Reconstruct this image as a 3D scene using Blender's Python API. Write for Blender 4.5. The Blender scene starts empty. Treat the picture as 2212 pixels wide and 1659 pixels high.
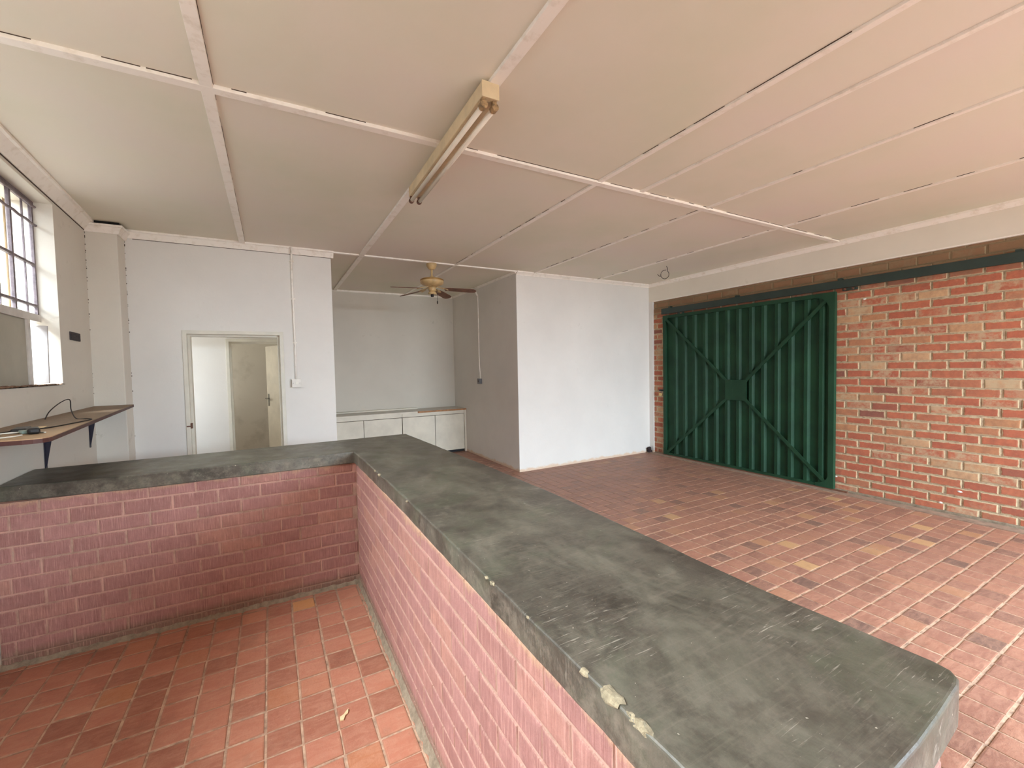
import bpy, bmesh, math, random
import numpy as np
from mathutils import Vector, Matrix

S = bpy.context.scene
COL = S.collection
R = math.radians
random.seed(7)

# ------------------------------------------------------------------ camera
CAM_Z = 1.5818
YAW, PITCH, ROLL, FPX = R(29.0944), R(-2.2614), R(-1.1416), 931.97
F = Vector((math.sin(YAW)*math.cos(PITCH), math.cos(YAW)*math.cos(PITCH), math.sin(PITCH)))
RR = Vector((math.cos(YAW), -math.sin(YAW), 0.0))
UU = RR.cross(F)
R2 = RR*math.cos(ROLL) + UU*math.sin(ROLL)
U2 = -RR*math.sin(ROLL) + UU*math.cos(ROLL)
cam_data = bpy.data.cameras.new('camera')
cam_data.sensor_fit = 'HORIZONTAL'
cam_data.sensor_width = 36.0
cam_data.lens = 36.0*FPX/2212.0
cam_data.clip_start = 0.02
cam = bpy.data.objects.new('camera', cam_data)
COL.objects.link(cam)
m = Matrix.Identity(4)
for i in range(3):
    m[i][0] = R2[i]; m[i][1] = U2[i]; m[i][2] = -F[i]
m[0][3], m[1][3], m[2][3] = 0.0, 0.0, CAM_Z
cam.matrix_world = m
S.camera = cam

# ------------------------------------------------------------------ colour management, world, daylight
S.view_settings.view_transform = 'Standard'
S.view_settings.look = 'None'
S.view_settings.gamma = 1.0
S.view_settings.exposure = 0.2
S.view_settings.use_curve_mapping = False
S.cycles.max_bounces = 10
S.cycles.diffuse_bounces = 7
S.cycles.use_denoising = True
S.cycles.sample_clamp_indirect = 8.0

w = bpy.data.worlds.new('world'); S.world = w; w.use_nodes = True
bg = w.node_tree.nodes['Background']
bg.inputs[0].default_value = (0.80, 0.88, 1.0, 1.0)
bg.inputs[1].default_value = 1.2

def area(name, loc, rot, sx, sy, power, col):
    l = bpy.data.lights.new(name, 'AREA'); l.shape = 'RECTANGLE'
    l.size = sx; l.size_y = sy; l.energy = power; l.color = col
    o = bpy.data.objects.new(name, l); COL.objects.link(o)
    o.location = loc; o.rotation_euler = rot
    return o
# daylight outside each opening, plus one added fill
SKY = (0.70, 0.86, 1.0)
area('daylight_shopfront', (3.75, -6.2, 4.0), (R(79), 0, 0), 9.0, 4.0, 4950, SKY)
area('paving_bounce_fill', (3.75, -4.6, -0.1), (R(130), 0, 0), 5.0, 3.0, 200, (1.0, 0.97, 0.92))  # added upward fill lamp imitating bounce off the paving
area('daylight_left_windows', (-2.9, 1.9, 4.3), (0, R(-46), 0), 1.9, 5.0, 2100, (0.86, 0.94, 1.0))
area('daylight_passage', (-1.95, 6.35, 1.6), (0, R(-90), 0), 1.3, 0.7, 16, (0.96, 0.98, 1.0))
area('daylight_back_room', (-1.75, 7.9, 1.7), (0, R(-90), 0), 1.0, 0.8, 11, (1.0, 0.97, 0.9))

# ------------------------------------------------------------------ materials
def srgb(r, g, b):
    f = lambda c: (c/255/12.92) if c/255 <= 0.04045 else ((c/255+0.055)/1.055)**2.4
    return (f(r), f(g), f(b), 1.0)

class NT:
    def __init__(s, name):
        s.m = bpy.data.materials.new(name); s.m.use_nodes = True
        s.t = s.m.node_tree; s.b = s.t.nodes['Principled BSDF']
    def n(s, typ, **kw):
        x = s.t.nodes.new(typ)
        for k, v in kw.items():
            if k == 'inp':
                for a, b in v.items(): x.inputs[a].default_value = b
            else: setattr(x, k, v)
        return x
    def l(s, a, b): s.t.links.new(a, b)
    def coords(s, scale=(1, 1, 1), kind='pos'):
        if kind == 'pos': o = s.n('ShaderNodeNewGeometry').outputs['Position']
        else: o = s.n('ShaderNodeTexCoord').outputs['Object']
        if scale != (1, 1, 1):
            mp = s.n('ShaderNodeMapping'); mp.inputs['Scale'].default_value = scale
            s.l(o, mp.inputs[0]); o = mp.outputs[0]
        return o
    def noise(s, scale, detail=4, rough=0.55, vec=None, dist=0.0):
        x = s.n('ShaderNodeTexNoise'); x.inputs['Scale'].default_value = scale
        x.inputs['Detail'].default_value = detail; x.inputs['Roughness'].default_value = rough
        x.inputs['Distortion'].default_value = dist
        s.l(vec if vec is not None else s.coords(), x.inputs['Vector'])
        return x.outputs['Fac']
    def ramp(s, fac, stops, interp='LINEAR'):
        x = s.n('ShaderNodeValToRGB'); e = x.color_ramp.elements; x.color_ramp.interpolation = interp
        while len(e) < len(stops): e.new(0.5)
        for i, (p, c) in enumerate(stops):
            e[i].position = p; e[i].color = c if len(c) == 4 else (*c, 1)
        s.l(fac, x.inputs[0]); return x.outputs[0]
    def rng(s, v, a, b, c=0.0, d=1.0):
        x = s.n('ShaderNodeMapRange'); x.inputs[1].default_value = a; x.inputs[2].default_value = b
        x.inputs[3].default_value = c; x.inputs[4].default_value = d
        s.l(v, x.inputs[0]); return x.outputs[0]
    def math(s, op, a, b=None):
        x = s.n('ShaderNodeMath', operation=op)
        for i, v in enumerate((a, b)):
            if v is None: continue
            if isinstance(v, (int, float)): x.inputs[i].default_value = v
            else: s.l(v, x.inputs[i])
        return x.outputs[0]
    def mix(s, fac, a, b, mode='MIX'):
        x = s.n('ShaderNodeMix', data_type='RGBA', blend_type=mode)
        for i, v in ((0, fac), (6, a), (7, b)):
            if isinstance(v, (int, float)): x.inputs[i].default_value = v
            elif isinstance(v, tuple): x.inputs[i].default_value = v
            else: s.l(v, x.inputs[i])
        return x.outputs[2]
    def bump(s, h, strength=0.3, dist=0.01):
        x = s.n('ShaderNodeBump'); x.inputs['Strength'].default_value = strength
        x.inputs['Distance'].default_value = dist
        s.l(h, x.inputs['Height']); s.l(x.outputs[0], s.b.inputs['Normal'])
    def xyz(s):
        x = s.n('ShaderNodeSeparateXYZ'); s.l(s.coords(), x.inputs[0]); return x.outputs
    def done(s, col=None, rough=0.6, metal=0.0, spec=None):
        if col is not None:
            if isinstance(col, tuple): s.b.inputs['Base Color'].default_value = col
            else: s.l(col, s.b.inputs['Base Color'])
        if isinstance(rough, (int, float)): s.b.inputs['Roughness'].default_value = rough
        else: s.l(rough, s.b.inputs['Roughness'])
        s.b.inputs['Metallic'].default_value = metal
        if spec is not None: s.b.inputs['Specular IOR Level'].default_value = spec
        return s.m

def simple(name, col, rough=0.5, metal=0.0, var=0.08, scale=9.0, bump=0.0):
    t = NT(name); n = t.noise(scale, 5, 0.6)
    dark = tuple(c*(1-var*2.2) for c in col[:3]) + (1,)
    lite = tuple(min(1, c*(1+var)) for c in col[:3]) + (1,)
    c = t.ramp(n, [(0.3, dark), (0.7, lite)])
    if bump: t.bump(t.noise(scale*9, 3), bump, 0.003)
    return t.done(c, rough, metal)

def wall_paint(name, base, stain=0.5, grime=None, foot=True):
    """white distemper: mottled, scuffed in blotches, red dust line where it meets the pavers"""
    t = NT(name); b = srgb(*base)
    n1 = t.noise(1.1, 5, 0.6); n2 = t.noise(7.0, 6, 0.7); n3 = t.noise(38.0, 4, 0.65)
    c = t.ramp(n1, [(0.35, tuple(x*0.93 for x in b[:3])), (0.65, b[:3])])
    sc = t.math('MULTIPLY', t.rng(n2, 0.60, 0.80), t.rng(n1, 0.50, 0.66))
    c = t.mix(t.math('MULTIPLY', sc, stain), c, srgb(150, 142, 122))
    sp = t.rng(n3, 0.77, 0.80)
    c = t.mix(t.math('MULTIPLY', sp, 0.3), c, srgb(120, 108, 92))
    z = t.xyz()[2]
    if foot:
        f = t.math('ADD', z, t.math('MULTIPLY', t.noise(9.0, 4), -0.10))
        c = t.mix(t.rng(f, -0.030, 0.000, 0.8, 0.0), c, srgb(216, 186, 156))
    if grime:
        c = t.mix(t.rng(n2, 0.5, 0.8, 0.0, 0.7), c, srgb(*grime))
    t.bump(t.math('ADD', t.math('MULTIPLY', n3, 0.5), n2), 0.25, 0.006)
    return t.done(c, 0.62, spec=0.3)

M = {}
M['wall'] = wall_paint('white_wall_paint', (228, 225, 219), 0.35)
M['wall_left'] = wall_paint('white_wall_paint_worn', (222, 216, 204), 0.9)
M['wall_in_shaded'] = wall_paint('alcove_paint_shaded', (212, 206, 194), 0.7)  # grubbier wall white, darkened so the alcove's shade sits in the colour
M['ceiling'] = (lambda t: (t.bump(t.noise(60, 3), 0.1, 0.002), t.done(t.ramp(t.noise(0.8, 4, 0.6),
    [(0.25, srgb(221, 221, 201)), (0.5, srgb(230, 225, 210)), (0.75, srgb(232, 222, 214))]), 0.7, spec=0.2))[1])(NT('ceiling_board_paint'))
def trim_mat():
    t = NT('white_trim_paint'); n = t.noise(14, 5, 0.65)
    c = t.ramp(n, [(0.28, srgb(230, 222, 208)), (0.48, srgb(248, 243, 234))])
    c = t.mix(t.rng(t.noise(30, 5, 0.7), 0.72, 0.77, 0, 0.55), c, srgb(110, 92, 72))
    return t.done(c, 0.5)
M['trim'] = trim_mat()
M['beam'] = wall_paint('beam_paint', (232, 226, 212), 0.6, foot=False)
M['dark'] = simple('gap_shade_black', srgb(18, 16, 14), 0.9)
M['soot_shade'] = simple('soot_and_shade_lines', srgb(78, 64, 52), 0.9)  # dirt, mould and cracks; also the painted shadow gaps by the battens

def brick_mat(name, stops, mortar, edge=0.55, edge_n=22.0, cap=None, foot=None, eff=None, rough=0.85, wire=False, top=None):
    t = NT(name)
    at = t.n('ShaderNodeAttribute', attribute_name='rnd'); sp = t.n('ShaderNodeSeparateXYZ')
    t.l(at.outputs['Vector'], sp.inputs[0]); r1, r2, r3 = sp.outputs
    c = t.ramp(r1, stops, 'LINEAR')
    n1 = t.noise(16, 6, 0.7); n2 = t.noise(70, 4, 0.7)
    c = t.mix(t.rng(n1, 0.35, 0.75, 0.0, 0.45), c, tuple(x*0.55 for x in stops[0][1][:3]) + (1,))
    c = t.mix(t.rng(n2, 0.58, 0.78, 0.0, 0.25), c, mortar)
    if eff:   # pale lime smears on some bricks
        k = t.math('MULTIPLY', t.rng(r2, eff[0], eff[0]+0.25), t.rng(t.noise(11, 5, 0.7), 0.42, 0.60))
        c = t.mix(t.math('MULTIPLY', k, eff[1]), c, mortar)
    ed = t.n('ShaderNodeAttribute', attribute_name='edge').outputs['Fac']
    k = t.rng(t.math('ADD', ed, t.math('MULTIPLY', t.math('SUBTRACT', t.noise(edge_n, 4, 0.7), 0.5), 2.4)), edge-0.25, edge+0.15, 1.0, 0.0)
    c = t.mix(k, c, mortar)
    z = t.xyz()[2]
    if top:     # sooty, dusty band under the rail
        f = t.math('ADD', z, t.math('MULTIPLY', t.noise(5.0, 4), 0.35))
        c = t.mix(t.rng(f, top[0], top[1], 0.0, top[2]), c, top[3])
    if cap:     # bare/cement smears along the underside of the slab
        f = t.math('ADD', z, t.math('ADD', t.math('MULTIPLY', t.noise(11.0, 5, 0.7), 0.11), t.math('MULTIPLY', t.noise(85.0, 4, 0.8), 0.05)))
        c = t.mix(t.rng(f, cap[0], cap[1], 0.0, 0.85), c, cap[2])
    if foot:    # cement wash over the bottom course
        f = t.math('ADD', z, t.math('MULTIPLY', t.noise(8.0, 5, 0.7), 0.05))
        c = t.mix(t.rng(f, foot[0], foot[1], 0.9, 0.0), c, foot[2])
    hb = t.math('ADD', n1, t.math('MULTIPLY', n2, 0.6))
    if wire:    # vertical drag marks of the wire-cut face under the paint
        mp = t.n('ShaderNodeMapping'); mp.inputs['Scale'].default_value = (190, 190, 9); t.l(t.coords(), mp.inputs[0])
        wv = t.noise(1.0, 4, 0.65, mp.outputs[0])
        hb = t.math('ADD', hb, t.math('MULTIPLY', wv, 0.9))
        c = t.mix(t.rng(wv, 0.54, 0.66, 0.0, 0.45), c, srgb(128, 82, 76))
        c = t.mix(t.rng(wv, 0.46, 0.36, 0.0, 0.40), c, srgb(208, 162, 150))
    t.bump(hb, 0.55, 0.006)
    return t.done(c, rough, spec=0.25)
def mortar_mat(name, base, dark, foot=None, paint=None, top=None):
    t = NT(name); n = t.noise(24, 6, 0.7)
    c = t.ramp(n, [(0.3, dark), (0.62, base)])
    if paint: c = t.mix(t.rng(t.noise(4.5, 5, 0.6), 0.42, 0.56, 0.0, 0.85), c, paint)
    z = t.xyz()[2]
    if foot:
        c = t.mix(t.rng(z, foot[0], foot[1], 0.8, 0.0), c, foot[2])
    if top:
        f = t.math('ADD', z, t.math('MULTIPLY', t.noise(5.0, 4), 0.35))
        c = t.mix(t.rng(f, top[0], top[1], 0.0, top[2]), c, top[3])
    t.bump(t.noise(90, 4, 0.7), 0.6, 0.005)
    return t.done(c, 0.9, spec=0.2)
MORT = srgb(188, 168, 136)
M['brick'] = brick_mat('fired_brick', [(0.0, srgb(130, 94, 86)), (0.04, srgb(156, 96, 78)), (0.10, srgb(178, 102, 78)),
    (0.55, srgb(188, 112, 84)), (0.8, srgb(180, 116, 88)), (0.93, srgb(190, 140, 102)), (1.0, srgb(200, 162, 124))],
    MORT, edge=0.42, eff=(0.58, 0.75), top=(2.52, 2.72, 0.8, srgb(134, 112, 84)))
M['brick_mortar'] = mortar_mat('lime_mortar', srgb(196, 178, 150), srgb(140, 120, 98), foot=(0.0, 0.05, srgb(100, 84, 70)),
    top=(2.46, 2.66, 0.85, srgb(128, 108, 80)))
M['pink_brick'] = brick_mat('painted_pink_brick', [(0.0, srgb(158, 114, 106)), (0.3, srgb(166, 121, 114)), (0.7, srgb(172, 127, 120)), (1.0, srgb(178, 131, 115))],
    srgb(170, 134, 120), edge=0.25, edge_n=30.0, wire=True, cap=(0.955, 0.985, srgb(188, 154, 124)), foot=(0.085, 0.125, srgb(128, 104, 88)), rough=0.7)
M['pink_mortar'] = mortar_mat('painted_mortar', srgb(178, 150, 132), srgb(150, 118, 104), paint=srgb(196, 154, 140), foot=(0.03, 0.10, srgb(138, 118, 100)))
M['cement'] = mortar_mat('rough_cement', srgb(150, 136, 116), srgb(112, 98, 82))

def floor_tile():
    t = NT('red_clay_pavers')
    at = t.n('ShaderNodeAttribute', attribute_name='rnd'); sp = t.n('ShaderNodeSeparateXYZ')
    t.l(at.outputs['Vector'], sp.inputs[0]); r1, r2, r3 = sp.outputs
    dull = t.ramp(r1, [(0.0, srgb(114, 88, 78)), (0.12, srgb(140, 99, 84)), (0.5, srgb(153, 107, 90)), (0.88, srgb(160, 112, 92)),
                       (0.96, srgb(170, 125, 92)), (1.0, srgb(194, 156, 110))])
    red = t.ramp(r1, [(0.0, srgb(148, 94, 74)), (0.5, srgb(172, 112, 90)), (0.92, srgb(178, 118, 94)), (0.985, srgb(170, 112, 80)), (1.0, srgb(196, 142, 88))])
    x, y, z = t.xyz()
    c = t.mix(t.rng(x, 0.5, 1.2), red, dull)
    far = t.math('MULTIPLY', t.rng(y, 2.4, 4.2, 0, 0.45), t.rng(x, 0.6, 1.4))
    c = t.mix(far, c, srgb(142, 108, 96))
    st = t.n('ShaderNodeMapping'); st.inputs['Scale'].default_value = (9, 26, 9); t.l(t.coords(), st.inputs[0])
    n1 = t.noise(1.0, 6, 0.75, st.outputs[0], 1.2); n2 = t.noise(60, 5, 0.7)
    c = t.mix(t.rng(n1, 0.42, 0.68, 0.0, 0.45), c, srgb(196, 150, 124))
    c = t.mix(t.rng(t.noise(2.3, 5, 0.7), 0.56, 0.7, 0.0, 0.4), c, srgb(112, 82, 68))
    c = t.mix(t.rng(n2, 0.6, 0.8, 0.0, 0.4), c, srgb(206, 172, 140))
    ed = t.n('ShaderNodeAttribute', attribute_name='edge').outputs['Fac']
    k = t.rng(t.math('ADD', ed, t.math('MULTIPLY', t.math('SUBTRACT', t.noise(28, 4, 0.7), 0.5), 1.8)), 0.1, 0.6, 0.55, 0.0)
    c = t.mix(k, c, srgb(150, 112, 88))
    t.bump(t.math('ADD', t.noise(22, 5, 0.7), t.math('MULTIPLY', n2, 0.4)), 0.45, 0.006)
    return t.done(c, t.rng(n1, 0.3, 0.7, 0.42, 0.62), spec=0.4)
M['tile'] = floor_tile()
def grout_mat():
    t = NT('floor_grout'); x, y, z = t.xyz()
    n = t.noise(14, 6, 0.7)
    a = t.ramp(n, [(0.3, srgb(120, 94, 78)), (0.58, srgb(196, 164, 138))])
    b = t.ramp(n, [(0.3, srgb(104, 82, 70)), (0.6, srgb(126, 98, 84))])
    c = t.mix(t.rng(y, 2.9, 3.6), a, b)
    t.bump(t.noise(80, 3), 0.5, 0.004)
    return t.done(c, 0.85)
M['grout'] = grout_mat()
M['screed'] = simple('screed', srgb(158, 132, 112), 0.85, var=0.15, scale=12, bump=0.3)

def slab_mat():
    t = NT('polished_cement'); co = t.coords()
    mp = t.n('ShaderNodeMapping'); mp.inputs['Scale'].default_value = (2.4, 1.3, 3); mp.inputs['Rotation'].default_value = (0, 0, 0.5)
    t.l(co, mp.inputs[0])
    n1 = t.noise(2.0, 10, 0.68, mp.outputs[0], 0.5); n2 = t.noise(9, 7, 0.7); n3 = t.noise(70, 3, 0.7)
    c = t.ramp(n1, [(0.32, srgb(52, 49, 42)), (0.44, srgb(74, 71, 62)), (0.55, srgb(94, 92, 80)), (0.70, srgb(120, 116, 103))])
    c = t.mix(t.rng(t.noise(18, 10, 0.8), 0.45, 0.62, 0.0, 0.5), c, srgb(116, 109, 97))
    c = t.mix(t.rng(t.noise(3.1, 10, 0.75), 0.49, 0.58, 0.0, 0.6), c, srgb(68, 62, 55))
    c = t.mix(t.rng(t.noise(2.2, 9, 0.7, None, 1.0), 0.53, 0.60, 0.0, 0.4), c, srgb(86, 92, 74))
    # trowel drags
    mp2 = t.n('ShaderNodeMapping'); mp2.inputs['Scale'].default_value = (3, 34, 3); mp2.inputs['Rotation'].default_value = (0, 0, 1.0)
    t.l(co, mp2.inputs[0]); dr = t.noise(1.6, 6, 0.7, mp2.outputs[0], 1.5)
    c = t.mix(t.rng(dr, 0.52, 0.70, 0.0, 0.4), c, srgb(122, 115, 102))
    # fine pale scratches in patches
    mp3 = t.n('ShaderNodeMapping'); mp3.inputs['Scale'].default_value = (9, 150, 9); mp3.inputs['Rotation'].default_value = (0, 0, 0.55)
    t.l(co, mp3.inputs[0])
    s = t.math('MULTIPLY', t.rng(t.noise(1.6, 3, 0.6, mp3.outputs[0], 0.8), 0.62, 0.70), t.rng(t.noise(3.4, 3), 0.52, 0.62))
    c = t.mix(t.math('MULTIPLY', s, 0.7), c, srgb(176, 170, 156))
    # crumbs and paint spots
    c = t.mix(t.rng(n3, 0.70, 0.73, 0.0, 0.8), c, srgb(190, 184, 168))
    # pale lime drag on the vertical face
    z = t.xyz()[2]; k = t.math('MULTIPLY', t.rng(z, 0.972, 0.960), t.rng(t.noise(13, 8, 0.8), 0.48, 0.62, 0.0, 0.5))
    c = t.mix(k, c, srgb(138, 130, 115))
    t.bump(t.math('ADD', t.math('MULTIPLY', t.noise(28, 6, 0.75), 0.8), t.math('MULTIPLY', n1, 1.2)), 0.35, 0.006)
    return t.done(c, t.rng(n2, 0.3, 0.7, 0.30, 0.50), spec=0.5)
M['slab'] = slab_mat()
def green_mat(name, col, dark):
    t = NT(name); n = t.noise(3.0, 5, 0.6)
    mp = t.n('ShaderNodeMapping'); mp.inputs['Scale'].default_value = (12, 12, 1.4); t.l(t.coords(), mp.inputs[0])
    n2 = t.noise(2.0, 5, 0.7, mp.outputs[0])
    c = t.ramp(n, [(0.3, dark), (0.65, col)])
    c = t.mix(t.rng(n2, 0.55, 0.8, 0.0, 0.2), c, srgb(70, 104, 86))
    t.bump(t.noise(40, 3), 0.08, 0.002)
    return t.done(c, 0.58, spec=0.25)
M['green'] = green_mat('green_gate_enamel', srgb(31, 70, 47), srgb(22, 54, 37))
M['green_frame'] = green_mat('green_frame_enamel', srgb(34, 70, 48), srgb(26, 57, 39))
M['rail'] = simple('dark_green_rail_paint', srgb(40, 56, 50), 0.5)
M['cream'] = simple('cream_gloss_paint', srgb(222, 218, 204), 0.4, var=0.05, scale=5)
M['cream_dirty'] = (lambda t: t.done(t.mix(t.rng(t.noise(2.2, 6, 0.6), 0.52, 0.66, 0, 0.6),
    t.ramp(t.noise(1.3, 4), [(0.3, srgb(206, 200, 186)), (0.7, srgb(214, 208, 194))]), srgb(176, 170, 154)), 0.5))(NT('dirty_cream_door_paint'))
M['leaf'] = simple('yellowed_door_paint', srgb(222, 214, 194), 0.45, var=0.06, scale=4)
M['cab'] = simple('cabinet_cream_paint', srgb(220, 212, 194), 0.45, var=0.07, scale=3)
M['cab_dark'] = simple('cabinet_gap', srgb(70, 54, 42), 0.8)
M['laminate'] = simple('grey_white_laminate', srgb(196, 190, 178), 0.35, var=0.08, scale=4)
M['edge_wood'] = simple('bare_orange_edging', srgb(170, 120, 76), 0.6, var=0.2, scale=20)
M['chrome'] = simple('worn_chrome', srgb(150, 150, 146), 0.25, 1.0)
M['lamp_cream'] = simple('yellowed_enamel', srgb(222, 202, 164), 0.45, var=0.08, scale=8)
M['lamp_under'] = simple('dusty_lamp_underside', srgb(204, 180, 146), 0.6, var=0.1, scale=10)
M['tube'] = simple('frosted_tube_glass', srgb(232, 224, 206), 0.3, var=0.03)
M['holder'] = simple('brown_lampholder', srgb(168, 138, 98), 0.6, var=0.3, scale=60)
M['holder_dark'] = simple('dark_lampholder', srgb(110, 74, 56), 0.6)
M['fan_cream'] = simple('yellowed_fan_enamel', srgb(206, 178, 128), 0.4, var=0.12, scale=14)
M['fan_gold'] = simple('tarnished_gold_band', srgb(170, 130, 72), 0.4, 0.3)
M['blade'] = simple('brown_fan_blade', srgb(122, 86, 68), 0.6, var=0.15, scale=12)
M['black'] = simple('black_plastic', srgb(26, 26, 30), 0.45)
M['bracket'] = simple('black_bracket_paint', srgb(42, 38, 52), 0.5)
M['wire'] = simple('dark_wire', srgb(44, 36, 32), 0.6)
M['white_wire'] = simple('white_cable_sheath', srgb(232, 230, 220), 0.4)
M['teal'] = simple('pale_teal_plastic', srgb(150, 178, 176), 0.35)
M['plastic'] = simple('white_plastic', srgb(226, 222, 214), 0.35)
M['grey_plastic'] = simple('grey_plastic', srgb(112, 112, 116), 0.4)
M['slot'] = simple('dark_vent', srgb(70, 64, 66), 0.8)
M['steel_frame'] = simple('painted_window_steel', srgb(120, 108, 112), 0.6, var=0.2, scale=30)
M['pale_frame'] = simple('pale_frame_paint', srgb(206, 200, 192), 0.5)
M['greyboard'] = simple('grey_board', srgb(176, 172, 156), 0.7, var=0.06, scale=3)
M['whiteboard'] = simple('white_board', srgb(186, 182, 180), 0.7, var=0.06, scale=8)
M['sill'] = simple('rusty_dusty_sill', srgb(134, 104, 82), 0.9, var=0.35, scale=30, bump=0.5)
M['outside'] = simple('outside_plaster', srgb(226, 206, 180), 0.8)
M['ground'] = simple('outside_paving', srgb(150, 140, 125), 0.9)
M['brass'] = simple('brass', srgb(206, 176, 120), 0.35, 0.7)
M['chip'] = simple('pale_wood_chip', srgb(226, 204, 160), 0.7)
M['plaster_dab'] = simple('white_plaster_dab', srgb(240, 238, 230), 0.8)
M['clump'] = simple('dark_clump', srgb(52, 40, 42), 0.95, var=0.3, scale=40, bump=0.8)
M['lump'] = simple('dry_mortar_lump', srgb(172, 160, 132), 0.95, var=0.25, scale=60, bump=0.8)
def wood_board():
    t = NT('brown_shelf_board'); x, y, z = t.xyz()
    n = t.noise(26, 6, 0.7)
    c = t.ramp(n, [(0.3, srgb(112, 92, 72)), (0.7, srgb(140, 116, 90))])
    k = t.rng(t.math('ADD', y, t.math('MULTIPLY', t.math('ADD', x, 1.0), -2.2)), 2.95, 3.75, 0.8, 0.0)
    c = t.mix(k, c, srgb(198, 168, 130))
    return t.done(c, 0.6)
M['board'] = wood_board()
M['board_edge'] = simple('dark_red_board_edge', srgb(84, 52, 48), 0.6)
def glass_mat():
    t = NT('window_glass'); b = t.b
    b.inputs['Transmission Weight'].default_value = 1.0; b.inputs['Roughness'].default_value = 0.0
    b.inputs['IOR'].default_value = 1.01; b.inputs['Base Color'].default_value = (0.97, 0.98, 0.98, 1)
    return t.m
M['glass'] = glass_mat()

# ------------------------------------------------------------------ helpers
def link(name, me, mats, parent=None, smooth=False):
    o = bpy.data.objects.new(name, me); COL.objects.link(o)
    for k in (mats if isinstance(mats, (list, tuple)) else [mats]): me.materials.append(M[k])
    if smooth:
        for p in me.polygons: p.use_smooth = True
    if parent is not None: o.parent = parent
    return o
def obj(name, bm, mat, parent=None, smooth=False, bevel=0.0, seg=2):
    bmesh.ops.recalc_face_normals(bm, faces=bm.faces)
    me = bpy.data.meshes.new(name); bm.to_mesh(me); bm.free()
    o = link(name, me, mat, parent, smooth)
    if bevel:
        b = o.modifiers.new('bevel', 'BEVEL'); b.width = bevel; b.segments = seg; b.limit_method = 'ANGLE'; b.angle_limit = R(40)
    return o
def thing(name, label, cat, loc=(0, 0, 0), group=None):
    o = bpy.data.objects.new(name, None); COL.objects.link(o); o.location = loc
    o.empty_display_size = 0.1
    o['label'] = label; o['category'] = cat
    if group: o['group'] = group
    return o
def tag(o, label, cat, group=None):
    o['label'] = label; o['category'] = cat
    if group: o['group'] = group
    return o
def struct(o, label=None):
    o['kind'] = 'structure'
    if label: o['label'] = label
    return o
def box(bm, x0, x1, y0, y1, z0, z1, mi=0):
    vs = [bm.verts.new((x, y, z)) for x in (x0, x1) for y in (y0, y1) for z in (z0, z1)]
    for f in ((0, 1, 3, 2), (4, 6, 7, 5), (0, 4, 5, 1), (2, 3, 7, 6), (0, 2, 6, 4), (1, 5, 7, 3)):
        fc = bm.faces.new([vs[i] for i in f]); fc.material_index = mi
    return vs
def prism(bm, pts, z0, z1, axis='z', mi=0):
    """extrude polygon; axis z: pts=(x,y); axis x: pts=(y,z); axis y: pts=(x,z)"""
    def P(p, h):
        return {'z': (p[0], p[1], h), 'x': (h, p[0], p[1]), 'y': (p[0], h, p[1])}[axis]
    a = [bm.verts.new(P(p, z0)) for p in pts]; b = [bm.verts.new(P(p, z1)) for p in pts]
    n = len(pts)
    bm.faces.new(a).material_index = mi; bm.faces.new(b[::-1]).material_index = mi
    for i in range(n): bm.faces.new((a[i], b[i], b[(i+1) % n], a[(i+1) % n])).material_index = mi
def lathe(bm, prof, cx, cy, seg=32):
    rings = []
    for r, z in prof:
        rings.append([bm.verts.new((cx+r*math.cos(2*math.pi*i/seg), cy+r*math.sin(2*math.pi*i/seg), z)) for i in range(seg)])
    for a, b in zip(rings, rings[1:]):
        for i in range(seg): bm.faces.new((a[i], a[(i+1) % seg], b[(i+1) % seg], b[i]))
    bm.faces.new(rings[0][::-1]); bm.faces.new(rings[-1])
def tube(bm, pts, r, seg=8, closed=False):
    pts = [Vector(p) for p in pts]; n = len(pts); rings = []
    up = Vector((0, 0, 1))
    for i, p in enumerate(pts):
        a = pts[(i-1) % n] if (closed or i > 0) else p; b = pts[(i+1) % n] if (closed or i < n-1) else p
        t = (b-a).normalized()
        u = up if abs(t.dot(up)) < 0.95 else Vector((1, 0, 0))
        s = t.cross(u).normalized(); v = s.cross(t).normalized()
        rr = r[i] if isinstance(r, (list, tuple)) else r
        rings.append([bm.verts.new(p + s*rr*math.cos(2*math.pi*k/seg) + v*rr*math.sin(2*math.pi*k/seg)) for k in range(seg)])
    m2 = n if closed else n-1
    for i in range(m2):
        a, b = rings[i], rings[(i+1) % n]
        for k in range(seg): bm.faces.new((a[k], a[(k+1) % seg], b[(k+1) % seg], b[k]))
    if not closed: bm.faces.new(rings[0][::-1]); bm.faces.new(rings[-1])
def smooth_path(pts, n=8):
    P = [Vector(p) for p in pts]; out = []
    for i in range(len(P)-1):
        p0, p1, p2, p3 = P[max(i-1, 0)], P[i], P[i+1], P[min(i+2, len(P)-1)]
        for k in range(n):
            t = k/n
            out.append(0.5*((2*p1)+(-p0+p2)*t+(2*p0-5*p1+4*p2-p3)*t*t+(-p0+3*p1-3*p2+p3)*t**3))
    out.append(P[-1]); return out
def xform(bm, mat):
    bmesh.ops.transform(bm, matrix=mat, verts=bm.verts)

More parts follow.
